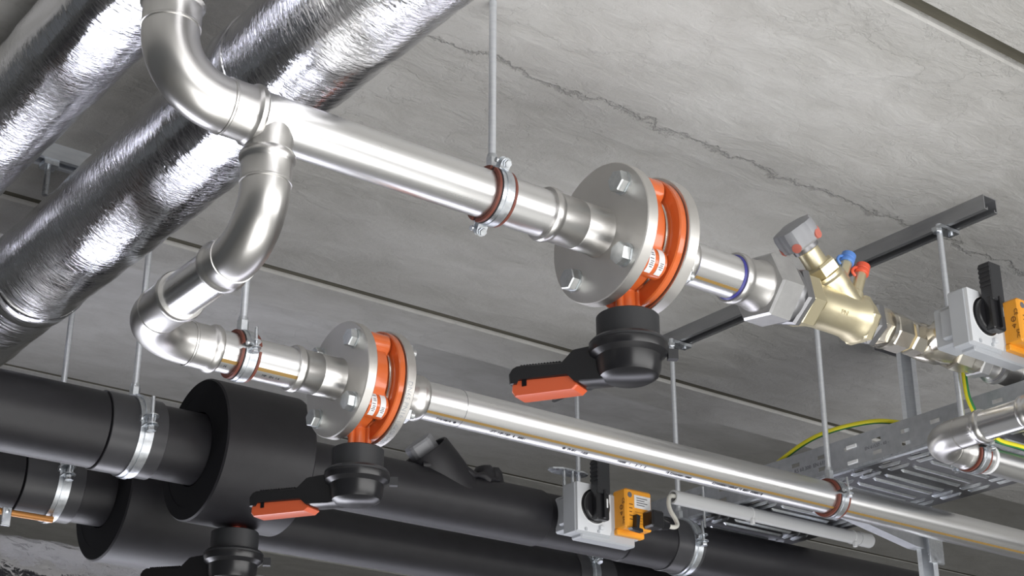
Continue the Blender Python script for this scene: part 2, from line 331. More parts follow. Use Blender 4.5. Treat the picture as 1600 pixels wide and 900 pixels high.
# ------------------------------------------------------------------ fittings
def socket(mb, o, d, L, r, n=44):
    """press socket: bead at the mouth (t=0) then a sleeve to t=L"""
    return mb.lathe(o, d, [(0, r*1.0), (0, r*1.12), (.003, r*1.17), (.0095, r*1.17), (.0135, r*1.095), (.0165, r*1.06), (L-.005, r*1.055), (L-.0035, r*1.085), (L-.001, r*1.08), (L, r*1.0)], n)
def flange(parent, x0, x1, y, z, rad, rpc, side, pipe_r, rim_text=None):
    """side -1: bolt heads on the -X face, +1: nuts on the +X face"""
    th = x1-x0; c = .0015
    f = MB().lathe((x0, y, z), X_, [(0, pipe_r), (0, rad-c), (c, rad), (th-c, rad), (th, rad-c), (th, pipe_r)], 96, caps=(True, True)).build('flange', 'steel_flange', parent)
    for k in range(4):
        a = R(45+90*k); p = Vector((0, y+rpc*math.cos(a), z+rpc*math.sin(a))); s = rad/.1168
        m = MB()
        if side < 0:
            o = p+X_*x0; m.lathe(o, -X_, [(0, .0195*s), (.003, .0195*s), (.0032, .017*s)], 28)
            m.hexa(o, -X_, .0032, .0185*s, .0185*s, ph=R(12+31*k))
        else:
            o = p+X_*x1; m.hexa(o, X_, 0, .015*s, .0185*s, ph=R(25*k)); m.lathe(o, X_, [(.014*s, .0085*s), (.027*s, .0085*s)], 16)
        m.build('bolt', 'bolt_steel', f, ang=25)
    if rim_text:
        m = MB(); text_on_cyl(m, rim_text, .0125, 0, y, z, rad, 0)
        # lettering runs round the rim
        vs, fs = text_mesh(rim_text, .0125); out = []
        for p in vs:
            an = R(188)+p.x/rad; out.append((x0+.003+p.y, y+(rad+.0003+p.z)*math.cos(an), z+(rad+.0003+p.z)*math.sin(an)))
        MB().add(out, fs).build('rim_stamp', 'zinc_dull', f, smooth=False)
    return f

# ---- upper run: riser elbow, pipe with branch outlet, socket, flange
t = thing('steel_pipe', 'upper stainless pipe with riser elbow, ending at the larger bolted flange', 'pipe', (1.1, yU, zU))
xr = .715
MB().lathe((xr, yU, 1.198), Z_, [(0, RU), (.024, RU), (.030, RU*.97), (.034, RU*.8)], 44).build('riser_cap', 'steel_fitting', t)
m = MB().sweep([(xr, yU, 1.165)]+arc((xr, yU, zU), -Z_, X_, .086)+[(.806, yU, zU)], RU*1.035, 44); m.build('elbow', 'steel_fitting', t, ang=50)
m = MB(); socket(m, (xr, yU, 1.206), -Z_, .046, RU); m.build('collar', 'steel_fitting', t)
m = MB(); socket(m, (.850, yU, zU), -X_, .05, RU); m.build('collar', 'steel_fitting', t)
p = MB().lathe((.842, yU, zU), X_, [(0, RU), (.51, RU)], 64).build('pipe', 'steel_x', t)
MB().lathe((.872, yU, zU), -Z_, [(0, .0335), (.036, .0345), (.042, .0328), (.062, .0328)], 40).build('branch_outlet', 'steel_fitting', t)
m = MB(); m.lathe((1.348, yU, zU), X_, [(0, RU), (0, RU*1.13), (.003, RU*1.17), (.010, RU*1.17), (.015, RU*1.09), (.019, RU*1.06), (.064, RU*1.05), (.0655, RU*1.035), (.067, RU*1.05), (.107, RU*1.05), (.115, RU*1.09)], 56).build('collar', 'steel_fitting', t)
flange(t, 1.463, 1.4845, yU, zU, .1168, .0878, -1, RU)

# ---- short run behind the upper butterfly valve
t = thing('steel_pipe', 'short stainless pipe piece between the larger flange and the brass valve', 'pipe', (1.66, yU, zU))
flange(t, 1.5495, 1.572, yU, zU, .1168, .0878, 1, RU)
MB().lathe((1.572, yU, zU), X_, [(0, RU*1.12), (.006, RU*1.06), (.05, RU*1.06), (.056, RU*1.12), (.062, RU*1.18), (.069, RU*1.18), (.073, RU*1.12), (.073, RU)], 56).build('collar', 'steel_fitting', t)
p = MB().lathe((1.63, yU, zU), X_, [(0, RU*.985), (.14, RU*.985)], 64).build('pipe', 'steel_x', t)
MB().lathe((1.646, yU, zU), X_, [(0, RU*.99), (0, RU*1.01), (.003, RU*1.01), (.003, RU*.99)], 48).build('seal_ring', 'blue_ring', t)
cylpatch(MB(), 1.652, 1.748, yU, zU, RU*.986, 236, 244).build('stripe', 'ochre', t)
MB().lathe((1.7485, yU, zU), X_, [(0, RU*.98), (0, RU*1.0), (.004, RU*1.05), (.0045, RU*.98)], 56).build('seal_ring', 'blue_ring', t)
MB().lathe((1.753, yU, zU), X_, [(0, RU*1.0), (0, RU*1.14), (.004, RU*1.19), (.011, RU*1.19), (.016, RU*1.12), (.02, RU*1.10), (.048, RU*1.11), (.056, RU*1.2), (.062, RU*1.22), (.064, RU)], 56).build('collar', 'steel_fitting', t)
MB().hexa((1.815, yU, zU), X_, 0, .052, .064, ph=R(8), ch=.03).build('union_nut', 'steel_nut', t, ang=20)
MB().lathe((1.867, yU, zU), X_, [(0, .05), (.004, .052), (.010, .052), (.012, .047), (.02, .047)], 40).build('union_ring', 'grey_iron', t)

# ---- brass balancing valve
t = thing('balancing_valve', 'brass balancing valve with a grey hand knob and blue and red test caps', 'valve', (1.99, yU, zU))
o = (1.887, yU, zU)
MB().hexa(o, X_, 0, .018, .056, ph=R(20)).build('lock_nut', 'grey_iron', t, ang=20)
m = MB().hexa((1.903, yU, zU), X_, 0, .038, .049, ph=R(16)); m.build('end_hexagon', 'brass', t, ang=20)
MB().lathe((1.935, yU, zU), X_, [(0, .042), (.012, .040), (.03, .0385), (.09, .0385), (.115, .040), (.122, .044), (.128, .044), (.132, .040), (.145, .040)], 48).build('body', 'brass', t)
MB().hexa((2.058, yU, zU), X_, 0, .024, .047, ph=R(5)).build('end_hexagon', 'brass', t, ang=20)
bd = Vector((-.7071, 0, .7071)); bo = Vector((2.055, yU, zU))
MB().lathe(bo, bd, [(0, .034), (.062, .034), (.066, .036), (.084, .036), (.088, .033), (.094, .033)], 40).build('branch', 'brass', t)
MB().hexa(bo, bd, .092, .118, .034, ph=R(10)).build('bonnet_hexagon', 'brass', t, ang=20)
MB().lathe(bo, bd, [(.115, .024), (.122, .021), (.148, .020), (.150, .023), (.152, .023)], 32).build('neck', 'brass', t)
MB().lathe(bo, bd, [(.150, .0235), (.152, .0245), (.160, .0245), (.162, .022)], 32).build('scale_ring', 'grey_iron', t)
d_, u_, v_ = frame(bd); k = 48; rings = []
for tt, sc_ in [(.160, .80), (.164, .95), (.178, 1.0), (.192, 1.0), (.2, .95), (.203, .7)]:
    rings.append([bo+bd*tt+(u_*math.cos(2*math.pi*j/k)+v_*math.sin(2*math.pi*j/k))*(.0385*sc_*(1+.085*max(-.75, min(.75, 1.6*math.cos(5*2*math.pi*j/k)))) ) for j in range(k)])
kn = MB().rings(rings).build('knob', 'knob_grey', t, ang=24)
for j in range(5):   # red cut-outs between the lobes, on the underside rim
    a = 2*math.pi*j/5; dirv = u_*math.cos(a)+v_*math.sin(a); c_ = bo+bd*.1690+dirv*.0335
    MB().lathe(c_, dirv, [(-.004, .0086), (.0078, .0086), (.0080, .005)], 18).build('finger_recess', 'salmon_plastic', kn)
for nm, pa, pb, mt in [('blue', (2.012, yU-.012, 1.120), (2.040, yU-.012, 1.176), 'blue_cap'), ('red', (2.044, yU-.018, 1.100), (2.070, yU-.018, 1.160), 'red_cap')]:
    pa, pb = Vector(pa), Vector(pb); d = (pb-pa).normalized(); L = (pb-pa).length
    q = MB().lathe(pa, d, [(-.02, .0135), (.014, .0135), (.018, .0105), (L, .0105)], 24).build('test_port', 'brass', t)
    MB().lathe(pb-d*.006, d, [(0, .0125), (.002, .0138), (.007, .0138), (.008, .0122), (.010, .0122), (.011, .0136), (.021, .0134), (.024, .010)], 28).build('cap', mt, q)
    s_ = (d.cross(Y_)).normalized(); s_ = -s_ if s_.x > 0 else s_
    MB().sweep(bez([pb+d*.002+s_*.012, pb+s_*.019-d*.004, pb+s_*.021-d*.014, pb+s_*.012-d*.018], 6), .0028, 10).build('cap_strap', mt, q)
m = MB(); text_flat(m, 'PN', .014, (1.985, yU-.0385*.85, zU-.0385*.52), X_, Vector((0, -.52, .85))); m.build('cast_letters', 'brass', t, smooth=False)

# ---- nickel ball valve and following pipe
t = thing('ball_valve', 'nickel plated ball valve with union nuts, right of the brass valve', 'valve', (2.25, yU, zU))
MB().hexa((2.083, yU, zU), X_, 0, .022, .043, ph=R(25)).build('lock_nut', 'grey_iron', t, ang=20)
MB().hexa((2.105, yU, zU), X_, 0, .024, .034, ph=R(12)).build('union_hexagon', 'nickel', t, ang=20)
MB().lathe((2.128, yU, zU), X_, [(0, .030), (.002, .0375), (.012, .0375), (.016, .034)], 36).build('union_collar', 'nickel', t)
MB().hexa((2.143, yU, zU), X_, 0, .044, .0365, ph=R(20), n=8).build('union_nut', 'nickel', t, ang=20)
MB().lathe((2.186, yU, zU), X_, [(0, .0285), (.012, .0285)], 24).build('hemp_seal', 'hemp', t)
MB().hexa((2.197, yU, zU), X_, 0, .036, .033, ph=R(20), n=8).build('body_hexagon', 'nickel', t, ang=20)
MB().lathe((2.23, yU, zU), X_, [(0, .032), (.004, .034), (.03, .036), (.06, .034), (.085, .028), (.092, .028)], 40).build('body', 'nickel', t)
MB().lathe((2.245, yU, zU), -Y_, [(0, .026), (.036, .024), (.046, .029), (.06, .029)], 32).build('stem_boss', 'nickel', t)
MB().hexa((2.322, yU, zU), X_, 0, .046, .0345, ph=R(15), n=8).build('body_hexagon', 'nickel', t, ang=20)
MB().lathe((2.366, yU, zU), X_, [(0, .029), (.03, .029)], 24).build('thread', 'nickel', t)
MB().hexa((2.392, yU, zU), X_, 0, .03, .035, ph=R(5)).build('end_hexagon', 'steel_nut', t, ang=20)
t = thing('steel_pipe', 'stainless pipe end leaving the frame under the upper actuator', 'pipe', (2.6, yU, zU))
MB().lathe((2.42, yU, zU), X_, [(0, .026), (.03, .027), (.034, .0345), (.044, .0345), (.05, .03), (.09, .03), (.092, .027)], 44).build('collar', 'steel_fitting', t)
MB().lathe((2.452, yU, zU), X_, [(0, .028), (0, .031), (.003, .0325), (.003, .028)], 40).build('seal_ring', 'blue_ring', t)
MB().lathe((2.50, yU, zU), X_, [(0, .027), (.8, .027)], 44).build('pipe', 'steel_x', t)

# ---- branch: drop elbow, cross piece, second elbow, short pipe, flange
t = thing('steel_pipe', 'stainless branch pipe with two elbows dropping to the smaller bolted flange', 'pipe', (.95, yL, zL))
xT = .872
m = MB().sweep([(xT, yU, .985)]+arc((xT, yU, zL), -Z_, Y_, .080)+[(xT, yU+.095, zL)], RL*1.035, 44); m.build('elbow', 'steel_fitting', t, ang=50)
m = MB(); socket(m, (xT, yU, 1.019), -Z_, .047, RL); m.build('collar', 'steel_fitting', t)
m = MB(); socket(m, (xT, 1.827, zL), -Y_, .041, RL); m.build('collar', 'steel_fitting', t)
MB().lathe((xT, 1.81, zL), Y_, [(0, RL), (.16, RL)], 56).build('pipe', 'steel_y', t)
m = MB().sweep([(xT, 2.0, zL)]+arc((xT, yL, zL), Y_, X_, .093)+[(.975, yL, zL)], RL*1.035, 44); m.build('elbow', 'steel_fitting', t, ang=50)
m = MB(); socket(m, (xT, 1.946, zL), Y_, .075, RL); m.build('collar', 'steel_fitting', t)
m = MB(); socket(m, (1.011, yL, zL), -X_, .048, RL); m.build('collar', 'steel_fitting', t)
p = MB().lathe((1.0, yL, zL), X_, [(0, RL), (.16, RL)], 60).build('pipe', 'steel_x', t)
cylpatch(MB(), 1.012, 1.146, yL, zL, RL, 221, 231).build('stripe', 'ochre', t)
for txt, xx in ((': .M', 1.016), ('MP   EN  1.4', 1.088)):
    m = MB(); text_on_cyl(m, txt, .006, xx, yL, zL, RL, 247); m.build('print', 'ink', t, smooth=False)
MB().lathe((1.1455, yL, zL), X_, [(0, RL), (0, RL*1.13), (.003, RL*1.17), (.010, RL*1.17), (.014, RL*1.09), (.017, RL*1.06), (.046, RL*1.05), (.047, RL*1.035), (.048, RL*1.05), (.081, RL*1.05), (.0875, RL*1.09)], 56).build('collar', 'steel_fitting', t)
flange(t, 1.233, 1.251, yL, zL, .0985, .077, -1, RL)

# ---- long lower pipe
t = thing('steel_pipe', 'long stainless pipe with an ochre stripe and black print, right of the smaller flange', 'pipe', (2.0, yL, zL))
flange(t, 1.308, 1.326, yL, zL, .0985, .077, 1, RL, 'DN65 PN16 1.4404 MB01')
MB().lathe((1.326, yL, zL), X_, [(0, RL*1.1), (.005, RL*1.06), (.045, RL*1.06), (.052, RL*1.10), (.058, RL*1.19), (.067, RL*1.19), (.071, RL*1.13), (.071, RL)], 56).build('collar', 'steel_fitting', t)
MB().lathe((1.38, yL, zL), X_, [(0, RL), (3.6, RL)], 64).build('pipe', 'steel_x', t)
cylpatch(MB(), 1.40, 4.9, yL, zL, RL, 229, 237, nx=3).build('stripe', 'ochre', t)
MB().lathe((1.4752, yL, zL), X_, [(0, RL), (0, RL+.0003), (.0008, RL+.0003), (.0008, RL)], 64).build('cut_mark', 'ink_grey', t)
for txt, sz, xx, aa in [('T1010810  \u25cf', .0075, 1.425, 256), ('XT  NF-10P . 6 . 0001', .0085, 1.54, 256), ('\u25cf  PN01     NEB', .0085, 1.70, 256), ('10088   1     2 : 1 . 2', .0085, 1.83, 256), ('18 E200088010880', .0085, 1.95, 256), ('E2000880108800 10 8801 0088018', .0095, 2.07, 254)]:
    m = MB(); text_on_cyl(m, txt, sz, xx, yL, zL, RL, aa); m.build('print', 'ink', t, smooth=False)

# ------------------------------------------------------------------ butterfly valves with lever
def lever_valve(label, x, y, z, s, body=True, ztop=-.1325, cat='valve', ak=1.0):
    """local frame scaled by s about the pipe axis point (x,y,z)"""
    t = thing('butterfly_valve', label, cat, (x, y, z))
    O = Vector((x, y, z))
    def P(a, b, c): return O+Vector((a, b, c))*s
    if body:
        w = .0305
        MB().lathe(P(-w, 0, 0), X_, [(0, .056*s), (0, .088*s), (.004*s, .091*s), (2*w*s-.026*s, .091*s), (2*w*s-.021*s, .084*s), (2*w*s-.020*s, .076*s), (2*w*s-.006*s, .076*s), (2*w*s, .074*s), (2*w*s, .056*s)], 72).build('body', 'orange_paint', t)
        MB().lathe(P(w-.0195, 0, 0), X_, [(0, .07*s), (0, .0865*s), (.002*s, .088*s), (.005*s, .088*s), (.0065*s, .0865*s), (.0065*s, .07*s)], 72).build('seat_ring', 'nickel', t)
        MB().lathe(P(w-.0125, 0, 0), X_, [(0, .06*s), (0, .110*s), (.002*s, .112*s), (.0125*s, .112*s), (.0125*s, .06*s)], 72).build('rear_disc', 'orange_paint', t)
        for k in range(4):
            a = R(45+90*k); c = P(-w, .0878*math.cos(a), .0878*math.sin(a))
            lug = MB().lathe(c, X_, [(0, .0240*s), (.041*s, .0240*s), (.046*s, .019*s)], 32).build('lug', 'orange_paint', t)
            rad = Vector((0, math.cos(a), math.sin(a)))
            MB().prism([(-.024*s, 0), (.024*s, 0), (.034*s, -.022*s), (-.034*s, -.022*s)], c, rad.cross(X_), rad, X_, .040*s).build('lug_web', 'orange_paint', lug)
            MB().lathe(c, X_, [(.045*s, .0095*s), (2*w*s, .0095*s)], 20).build('bolt_shank', 'bolt_steel', lug)
            if k == 2:
                for x0, x1 in ((.004, .016), (.024, .036)):
                    lb = MB(); cylpatch(lb, c.x+x0*s, c.x+x1*s, c.y, c.z, .0244*s, 128, 250, na=14); lb.build('label_band', 'white_label', lug)
                    tm = MB()
                    for q, aa in enumerate((150, 168, 176, 190, 200, 207, 214, 222)):
                        if x0 > .02 and aa < 195: continue
                        tm_x0 = c.x+(x0+.0015)*s; cylpatch(tm, tm_x0+(.002 if q % 3 else .0)*s, tm_x0+(.0085-.001*(q % 2))*s, c.y, c.z, .0249*s, aa, aa+3, na=2)
                    tm.build('label_print', 'ink_grey', lug)
        MB().cyl(P(0, 0, -.075), P(0, 0, ztop-.004), .0135*s, 28).build('neck', 'orange_paint', t)
        for a_ in (-.019, .019):
            MB().cyl(P(a_, -.004, -.08), P(a_, -.004, ztop-.004), .0065*s, 16).build('neck_rib', 'orange_paint', t)
    else:
        MB().cyl(P(0, 0, ztop+.03), P(0, 0, ztop-.004), .0135*s, 28).build('neck', 'red_paint', t)
        MB().cyl(P(.016, -.006, ztop+.03), P(.016, -.006, ztop-.004), .0065*s, 16).build('neck_rib', 'red_paint', t)
    zt = ztop
    MB().lathe(P(0, 0, zt), -Z_, [(0, .02*s), (0, .0482*s), (.002*s, .0502*s), (.040*s, .0502*s), (.043*s, .054*s)], 64).build('extension_collar', 'black_matte', t)
    MB().lathe(P(0, 0, zt-.041), -Z_, [(0, .05*s), (.001*s, .058*s), (.006*s, .0625*s), (.0095*s, .0625*s)], 64).build('upper_rim', 'black_matte', t)
    MB().lathe(P(0, 0, zt-.051), -Z_, [(0, .06*s), (0, .0628*s), (.004*s, .0632*s), (.013*s, .061*s), (.017*s, .056*s), (.02*s, .052*s), (.04*s, .050*s), (.05*s, .046*s), (.056*s, .036*s)], 64).build('lever_hub', 'black_plastic', t)
    # lever arm, in its own frame: e along the arm, n across
    e = Vector((-.40, .9165, 0)); n = Vector((-.9165, -.40, 0)); base = P(0, 0, zt-.051)
    def arm(name, mat, poly, half, parent=t, ch=.004):
        # poly in (distance along arm, height); softened long edges
        c = Vector((sum(a for a, b in poly)/len(poly), sum(b for a, b in poly)/len(poly), 0)); rr_ = []
        for off, k in ((-half, ch), (-half+ch, 0), (half-ch, 0), (half, ch)):
            ring = []
            for a, b in poly:
                dv = Vector((a, b, 0))-c; L = max(dv.length, 1e-6); dv = dv*(1-k/L) if k else dv; q = c+dv
                ring.append(base+(e*q.x*(ak if q.x > .03 else 1)+Z_*q.y+n*off)*s)
            rr_.append(ring)
        return MB().rings(rr_).build(name, mat, parent, ang=30)
    la = arm('lever_arm', 'black_plastic', [(.03, .006), (.088, .006), (.112, -.012), (.202, -.005), (.210, -.008), (.216, -.016), (.214, -.034), (.201, -.035), (.198, -.029), (.10, -.037), (.088, -.050), (.04, -.054), (-.01, -.050), (-.02, -.02)], .024)
    tr = arm('trigger', 'red_plastic', [(.211, -.028), (.212, -.046), (.206, -.054), (.094, -.060), (.086, -.054), (.098, -.034)], .019, ch=.003)
    m = MB()
    for q in range(14):
        c = .118+q*.0056; h_ = -.0115+(c-.112)*.08; o = base+(e*c*ak+Z_*(h_+.0004)+n*-.019)*s
        m.prism([(0, 0), (.003*s, 0), (.003*s, .002*s), (0, .002*s)], o, e, Z_, n, .038*s)
    m.build('grip_ridges', 'black_matte', la, smooth=False)
    o = base+(e*.186*ak+Z_*-.034+n*.0185)*s
    MB().prism([(-.004*s, -.006*s), (.004*s, -.006*s), (.004*s, .016*s), (-.004*s, .016*s)], o, e, Z_, n, .002*s).build('lock_slot', 'foam_dark', la)
    # index tab
    b_ = Vector((.85, -.52, 0)).normalized()
    o = P(0, 0, zt-.062)+b_*.062*s
    MB().prism([(-.007*s, -.008*s), (.007*s, -.008*s), (.007*s, .008*s), (-.007*s, .008*s)], o, b_.cross(Z_), Z_, b_, .016*s).build('index_tab', 'black_matte', t)
    return t
lever_valve('orange butterfly valve with black lever clamped between the two larger flanges', 1.517, yU, zU, .99, ak=.95)
lever_valve('orange butterfly valve with black lever clamped between the two smaller flanges', 1.2795, yL, zL, .85, ak=1.12)
lever_valve('black valve lever under the wide insulated cylinder at the bottom edge', 1.30, yK, .8555, .87, body=False, ak=1.1)

# ------------------------------------------------------------------ black foam insulated pipes
def blackpipe(label, y, z, segs):
    t = thing('black_insulated_pipe', label, 'insulated pipe', (1.5, y, z))
    for nm, x0, x1, r0, mt in segs:
        c = .002
        MB().lathe((x0, y, z), X_, [(0, r0*.5), (0, r0-c), (c, r0), (x1-x0-c, r0), (x1-x0, r0-c), (x1-x0, r0*.5)], 72).build(nm, mt, t)
    return t
t = blackpipe('nearer black foam insulated pipe carrying the grey and orange actuator', yK, zK,
    [('insulation', .2, 1.012, RK, 'foam'), ('insulation', 1.119, 1.215, RK*.965, 'foam'), ('insulation', 1.39, 2.003, .0605, 'foam'), ('insulation', 1.98, 2.235, .057, 'foam'), ('insulation', 2.235, 5.2, .0585, 'foam')])
# thick insulated cylinder round a hidden valve: jacket with dark end ring recessed round the pipe
x0, x1, rb = 1.205, 1.388, .134
MB().lathe((x0, yK, zK), X_, [(.012, .074), (.004, .085), (0, .098), (0, rb-.003), (.003, rb), (x1-x0-.003, rb), (x1-x0, rb-.003), (x1-x0, .05)], 96).build('valve_jacket', 'foam', t)
MB().lathe((x0-.0008, yK, zK), X_, [(0, .108), (0, .131), (.004, .131), (.004, .108)], 96, caps=(False, False), loop=True).build('jacket_end_ring', 'foam_dark', t)
MB().lathe((x0-.0004, yK, zK), X_, [(0, .07), (.0, .109), (.014, .109), (.014, .07)], 96, caps=(False, False), loop=True).build('jacket_end_plug', 'foam_dark', t)
# conical foam sleeve of an angled valve with its hand knob
bo = Vector((1.80, yK, zK)); bd = Vector((-.68, 0, .733)).normalized()
cone = MB().lathe(bo, bd, [(.01, .059), (.062, .0585), (.09, .057), (.124, .054), (.1265, .0525), (.125, .049), (.10, .040)], 48).build('branch_sleeve', 'foam', t)
d_, u_, v_ = frame(bd); k = 40
MB().rings([[bo+bd*tt+(u_*math.cos(2*math.pi*j/k)+v_*math.sin(2*math.pi*j/k))*(.031*sc_*(1+.07*max(-.75, min(.75, 1.6*math.cos(5*2*math.pi*j/k))))) for j in range(k)] for tt, sc_ in [(.10, .9), (.112, 1), (.146, 1), (.151, .92), (.152, .6)]]).build('knob', 'knob_grey', t, ang=24)
rings = []
for q in range(14):   # lumpy glued seam down to the pipe
    a = q/13; c = Vector((1.69+.19*a, yK-.030-.012*math.sin(a*3.1), zK+.052+.010*math.sin(q*2.1)*.3)); rings.append(c)
MB().sweep(rings, [.008+.003*math.sin(q*1.9) for q in range(14)], 12).build('glue_seam', 'foam', t)
for dx, rr_ in ((.066, .026), (.092, .02)):
    MB().lathe((1.80+dx, yK-.008, zK+.04), Vector((-.25, -.1, 1)), [(0, rr_), (.035, rr_*.9), (.046, rr_*.6), (.048, .004)], 24).build('foam_lump', 'foam', t, ang=60)
t = blackpipe('farther black foam insulated pipe, lower and behind the first one', yK2, zK2,
    [('insulation', .2, .998, RK, 'foam'), ('insulation', 1.117, 1.2, RK*.965, 'foam'), ('insulation', 1.44, 5.2, .060, 'foam')])
x0, x1, rb = 1.185, 1.46, .136
MB().lathe((x0, yK2, zK2), X_, [(.012, .074), (.004, .085), (0, .098), (0, rb-.003), (.003, rb), (x1-x0-.003, rb), (x1-x0, rb-.003), (x1-x0, .05)], 96).build('valve_jacket', 'foam', t)
MB().lathe((x0-.0008, yK2, zK2), X_, [(0, .108), (0, .132), (.004, .132), (.004, .108)], 96, caps=(False, False), loop=True).build('jacket_end_ring', 'foam_dark', t)
MB().lathe((x0-.0004, yK2, zK2), X_, [(0, .07), (0, .109), (.014, .109), (.014, .07)], 96, caps=(False, False), loop=True).build('jacket_end_plug', 'foam_dark', t)

t = thing('copper_tube', 'thin copper tube under the farther black pipe at the left edge', 'pipe', (.6, 2.90, .799))
MB().cyl((.3, 2.90, .799), (1.075, 2.90, .799), .0062, 20).build('tube', 'copper_tape', t)
cb = MB().box((.972, 2.888, .770), (.990, 2.893, .806), .001).build('clip', 'zinc', t, smooth=False)
MB().lathe((.981, 2.888, .798), -Y_, [(0, .004), (.002, .004), (.003, .002)], 14).build('rivet', 'zinc', cb)

# ------------------------------------------------------------------ pipe hangers
def ringband(mb, x, y, z, r0, r1, half, a0=0, a1=360, n=48):
    full = abs(a1-a0) >= 359.9; rings = []
    m = n if full else n+1
    for i in range(m):
        a = R(a0+(a1-a0)*i/n); c, s_ = math.cos(a), math.sin(a)
        rings.append([Vector((x-half, y+r0*c, z+r0*s_)), Vector((x-half, y+r1*c, z+r1*s_)), Vector((x+half, y+r1*c, z+r1*s_)), Vector((x+half, y+r0*c, z+r0*s_))])
    return mb.rings(rings, loop=full)
def hanger(label, x, y, z, r, ztop, split=150, lining='rubber_red', sleeve=None, screw_up=True, rod_x=None, name='pipe_hanger', group=None, lug_s=1.0):
    """clamp of inner radius r at (x,y,z) hung on a threaded rod from ztop; split = angle of the screw lugs"""
    t = thing(name, label, 'pipe hanger', (x, y, z)); rx = x if rod_x is None else rod_x
    rb = r+.0045
    if sleeve:
        x0, x1 = sleeve; m = MB().lathe((x0, y, z), X_, [(0, r-.004), (0, r+.0015), (.001, r+.0025), (x1-x0-.001, r+.0025), (x1-x0, r+.0015), (x1-x0, r-.004)], 72); m.build('sleeve', 'foam_sleeve', t)
        ringband(MB(), x, y, z, r+.0025, r+.0052, .013).build('band', 'zinc', t)
        ringband(MB(), x, y, z, r+.005, r+.0078, .004).build('band_rib', 'zinc', t); rb = r+.006
    else:
        g = 7
        for sgn, a0, a1 in ((0, split+g, split+180-g), (1, split+180+g, split+360-g)):
            ringband(MB(), x, y, z, r+.0003, r+.0058, .0145, a0, a1, 40).build('lining', 'rubber_black', t)
            ringband(MB(), x-.0147, y, z, r+.0008, r+.0066, .0022, a0, a1, 40).build('lining_lip', lining, t)
            ringband(MB(), x+.0147, y, z, r+.0008, r+.0066, .0022, a0, a1, 40).build('lining_lip', lining, t)
            ringband(MB(), x, y, z, r+.0055, r+.0080, .0105, a0-2, a1+2, 40).build('band', 'zinc', t)
            ringband(MB(), x, y, z, r+.0078, r+.0092, .0035, a0, a1, 40).build('band_rib', 'zinc', t)
        rb = r+.008
    for k, a in enumerate((split, split+180)):
        a_ = R(a); c, s_ = math.cos(a_), math.sin(a_); rad = Vector((0, c, s_)); tan = Vector((0, -s_, c)); o = Vector((x, y, z))+rad*(rb-.001); q = lug_s
        lg = MB()
        for dd in (-1, 1):   # two ears with a rounded outer end
            pts = [(-.0085*q, -.004), (.0085*q, -.004)]+[(.0085*q*math.cos(R(v)), .010*q+.0085*q*math.sin(R(v))) for v in range(0, 181, 30)]
            lg.prism(pts, o+tan*dd*.0055*q-tan*.001, X_, rad, tan, .002)
        lug = lg.build('lug', 'zinc', t)
        so = o+rad*.010*q; sd = tan if tan.z > 0 else -tan
        m = MB().cyl(so-sd*.012*q, so+sd*(.03 if k == 0 and screw_up else .014)*q, .0027*q, 14); m.hexa(so, sd, -.0135*q, -.0075*q, .0062*q); m.build('screw', 'zinc', lug)
        MB().lathe(so+X_*-.013*q, -X_, [(0, .004*q), (.003, .004*q)], 12).build('rivet', 'zinc', lug)
    zt = z+rb+.001
    MB().hexa((rx, y, zt), Z_, -.002, .018, .0098, ph=R(20)).build('coupling_nut', 'zinc', t, ang=20)
    MB().lathe((rx, y, zt+.017), Z_, [(0, .0085), (.007, .0075), (.008, .0053)], 20).build('lock_nut', 'zinc', t)
    MB().cyl((rx, y, zt+.01), (rx, y, ztop), .0060, 18).build('threaded_rod', 'rod_zinc', t)
    return t
hanger('rubber-lined clamp on a rod holding the upper steel pipe', 1.2515, yU, zU, RU, ZC, split=125, screw_up=False)
hanger('red-lined clamp on a rod between the lower elbow and the smaller flange', 1.056, yL, zL, RL, ZC, split=176)
hanger('red-lined clamp on a rod at the right end of the long striped pipe', 2.4205, yL, zL, RL, 1.392, split=174)
hanger('wide clamp with smooth sleeve on the nearer black pipe, at left', 1.0775, yK, zK, RK, 1.392, split=176, sleeve=(1.0136, 1.1195), lug_s=1.5)
hanger('wide clamp on the nearer black pipe, right of the actuator', 2.4205, yK, zK, .059, 1.392, split=176, sleeve=(2.362, 2.444), lug_s=1.3)
hanger('wide clamp on the farther black pipe, at far left', 1.0753, yK2, zK2, RK, ZC, split=176, sleeve=(1.0, 1.1185), lug_s=1.5)
hanger('clamp on the farther black pipe under the actuator at the bottom edge', 2.4205, yK2, zK2, .061, 1.392, split=150, sleeve=(2.375, 2.487), lug_s=1.3)

# ------------------------------------------------------------------ ceiling rails
def rail(label, a, b, axis, mat='zinc_rail'):
    """slotted C rail with the open side down, on the ceiling"""
    w, h, th, lip = .0205, .032, .0025, .010
    prof = [(-w, 0), (w, 0), (w, -h), (w-lip, -h), (w-lip, -h+.006), (w-lip+th, -h+.006), (w-lip+th, -h+th), (w-th, -h+th), (w-th, -th), (-w+th, -th), (-w+th, -h+th), (-w+lip-th, -h+th), (-w+lip-th, -h+.006), (-w+lip, -h+.006), (-w+lip, -h), (-w, -h)]
    a, b = Vector(a), Vector(b); d = (b-a).normalized(); u = Vector((1, 0, 0)) if axis == 'y' else Vector((0, 1, 0))
    t = thing('ceiling_rail', label, 'rail', (a+b)/2)
    MB().prism(prof, a, u, Z_, d, (b-a).length).build('channel', mat, t, smooth=False)
    return t
t = rail('dark galvanised ceiling rail crossing behind the brass valve', (XS, 1.665, ZC), (XS, 3.09, ZC), 'y')
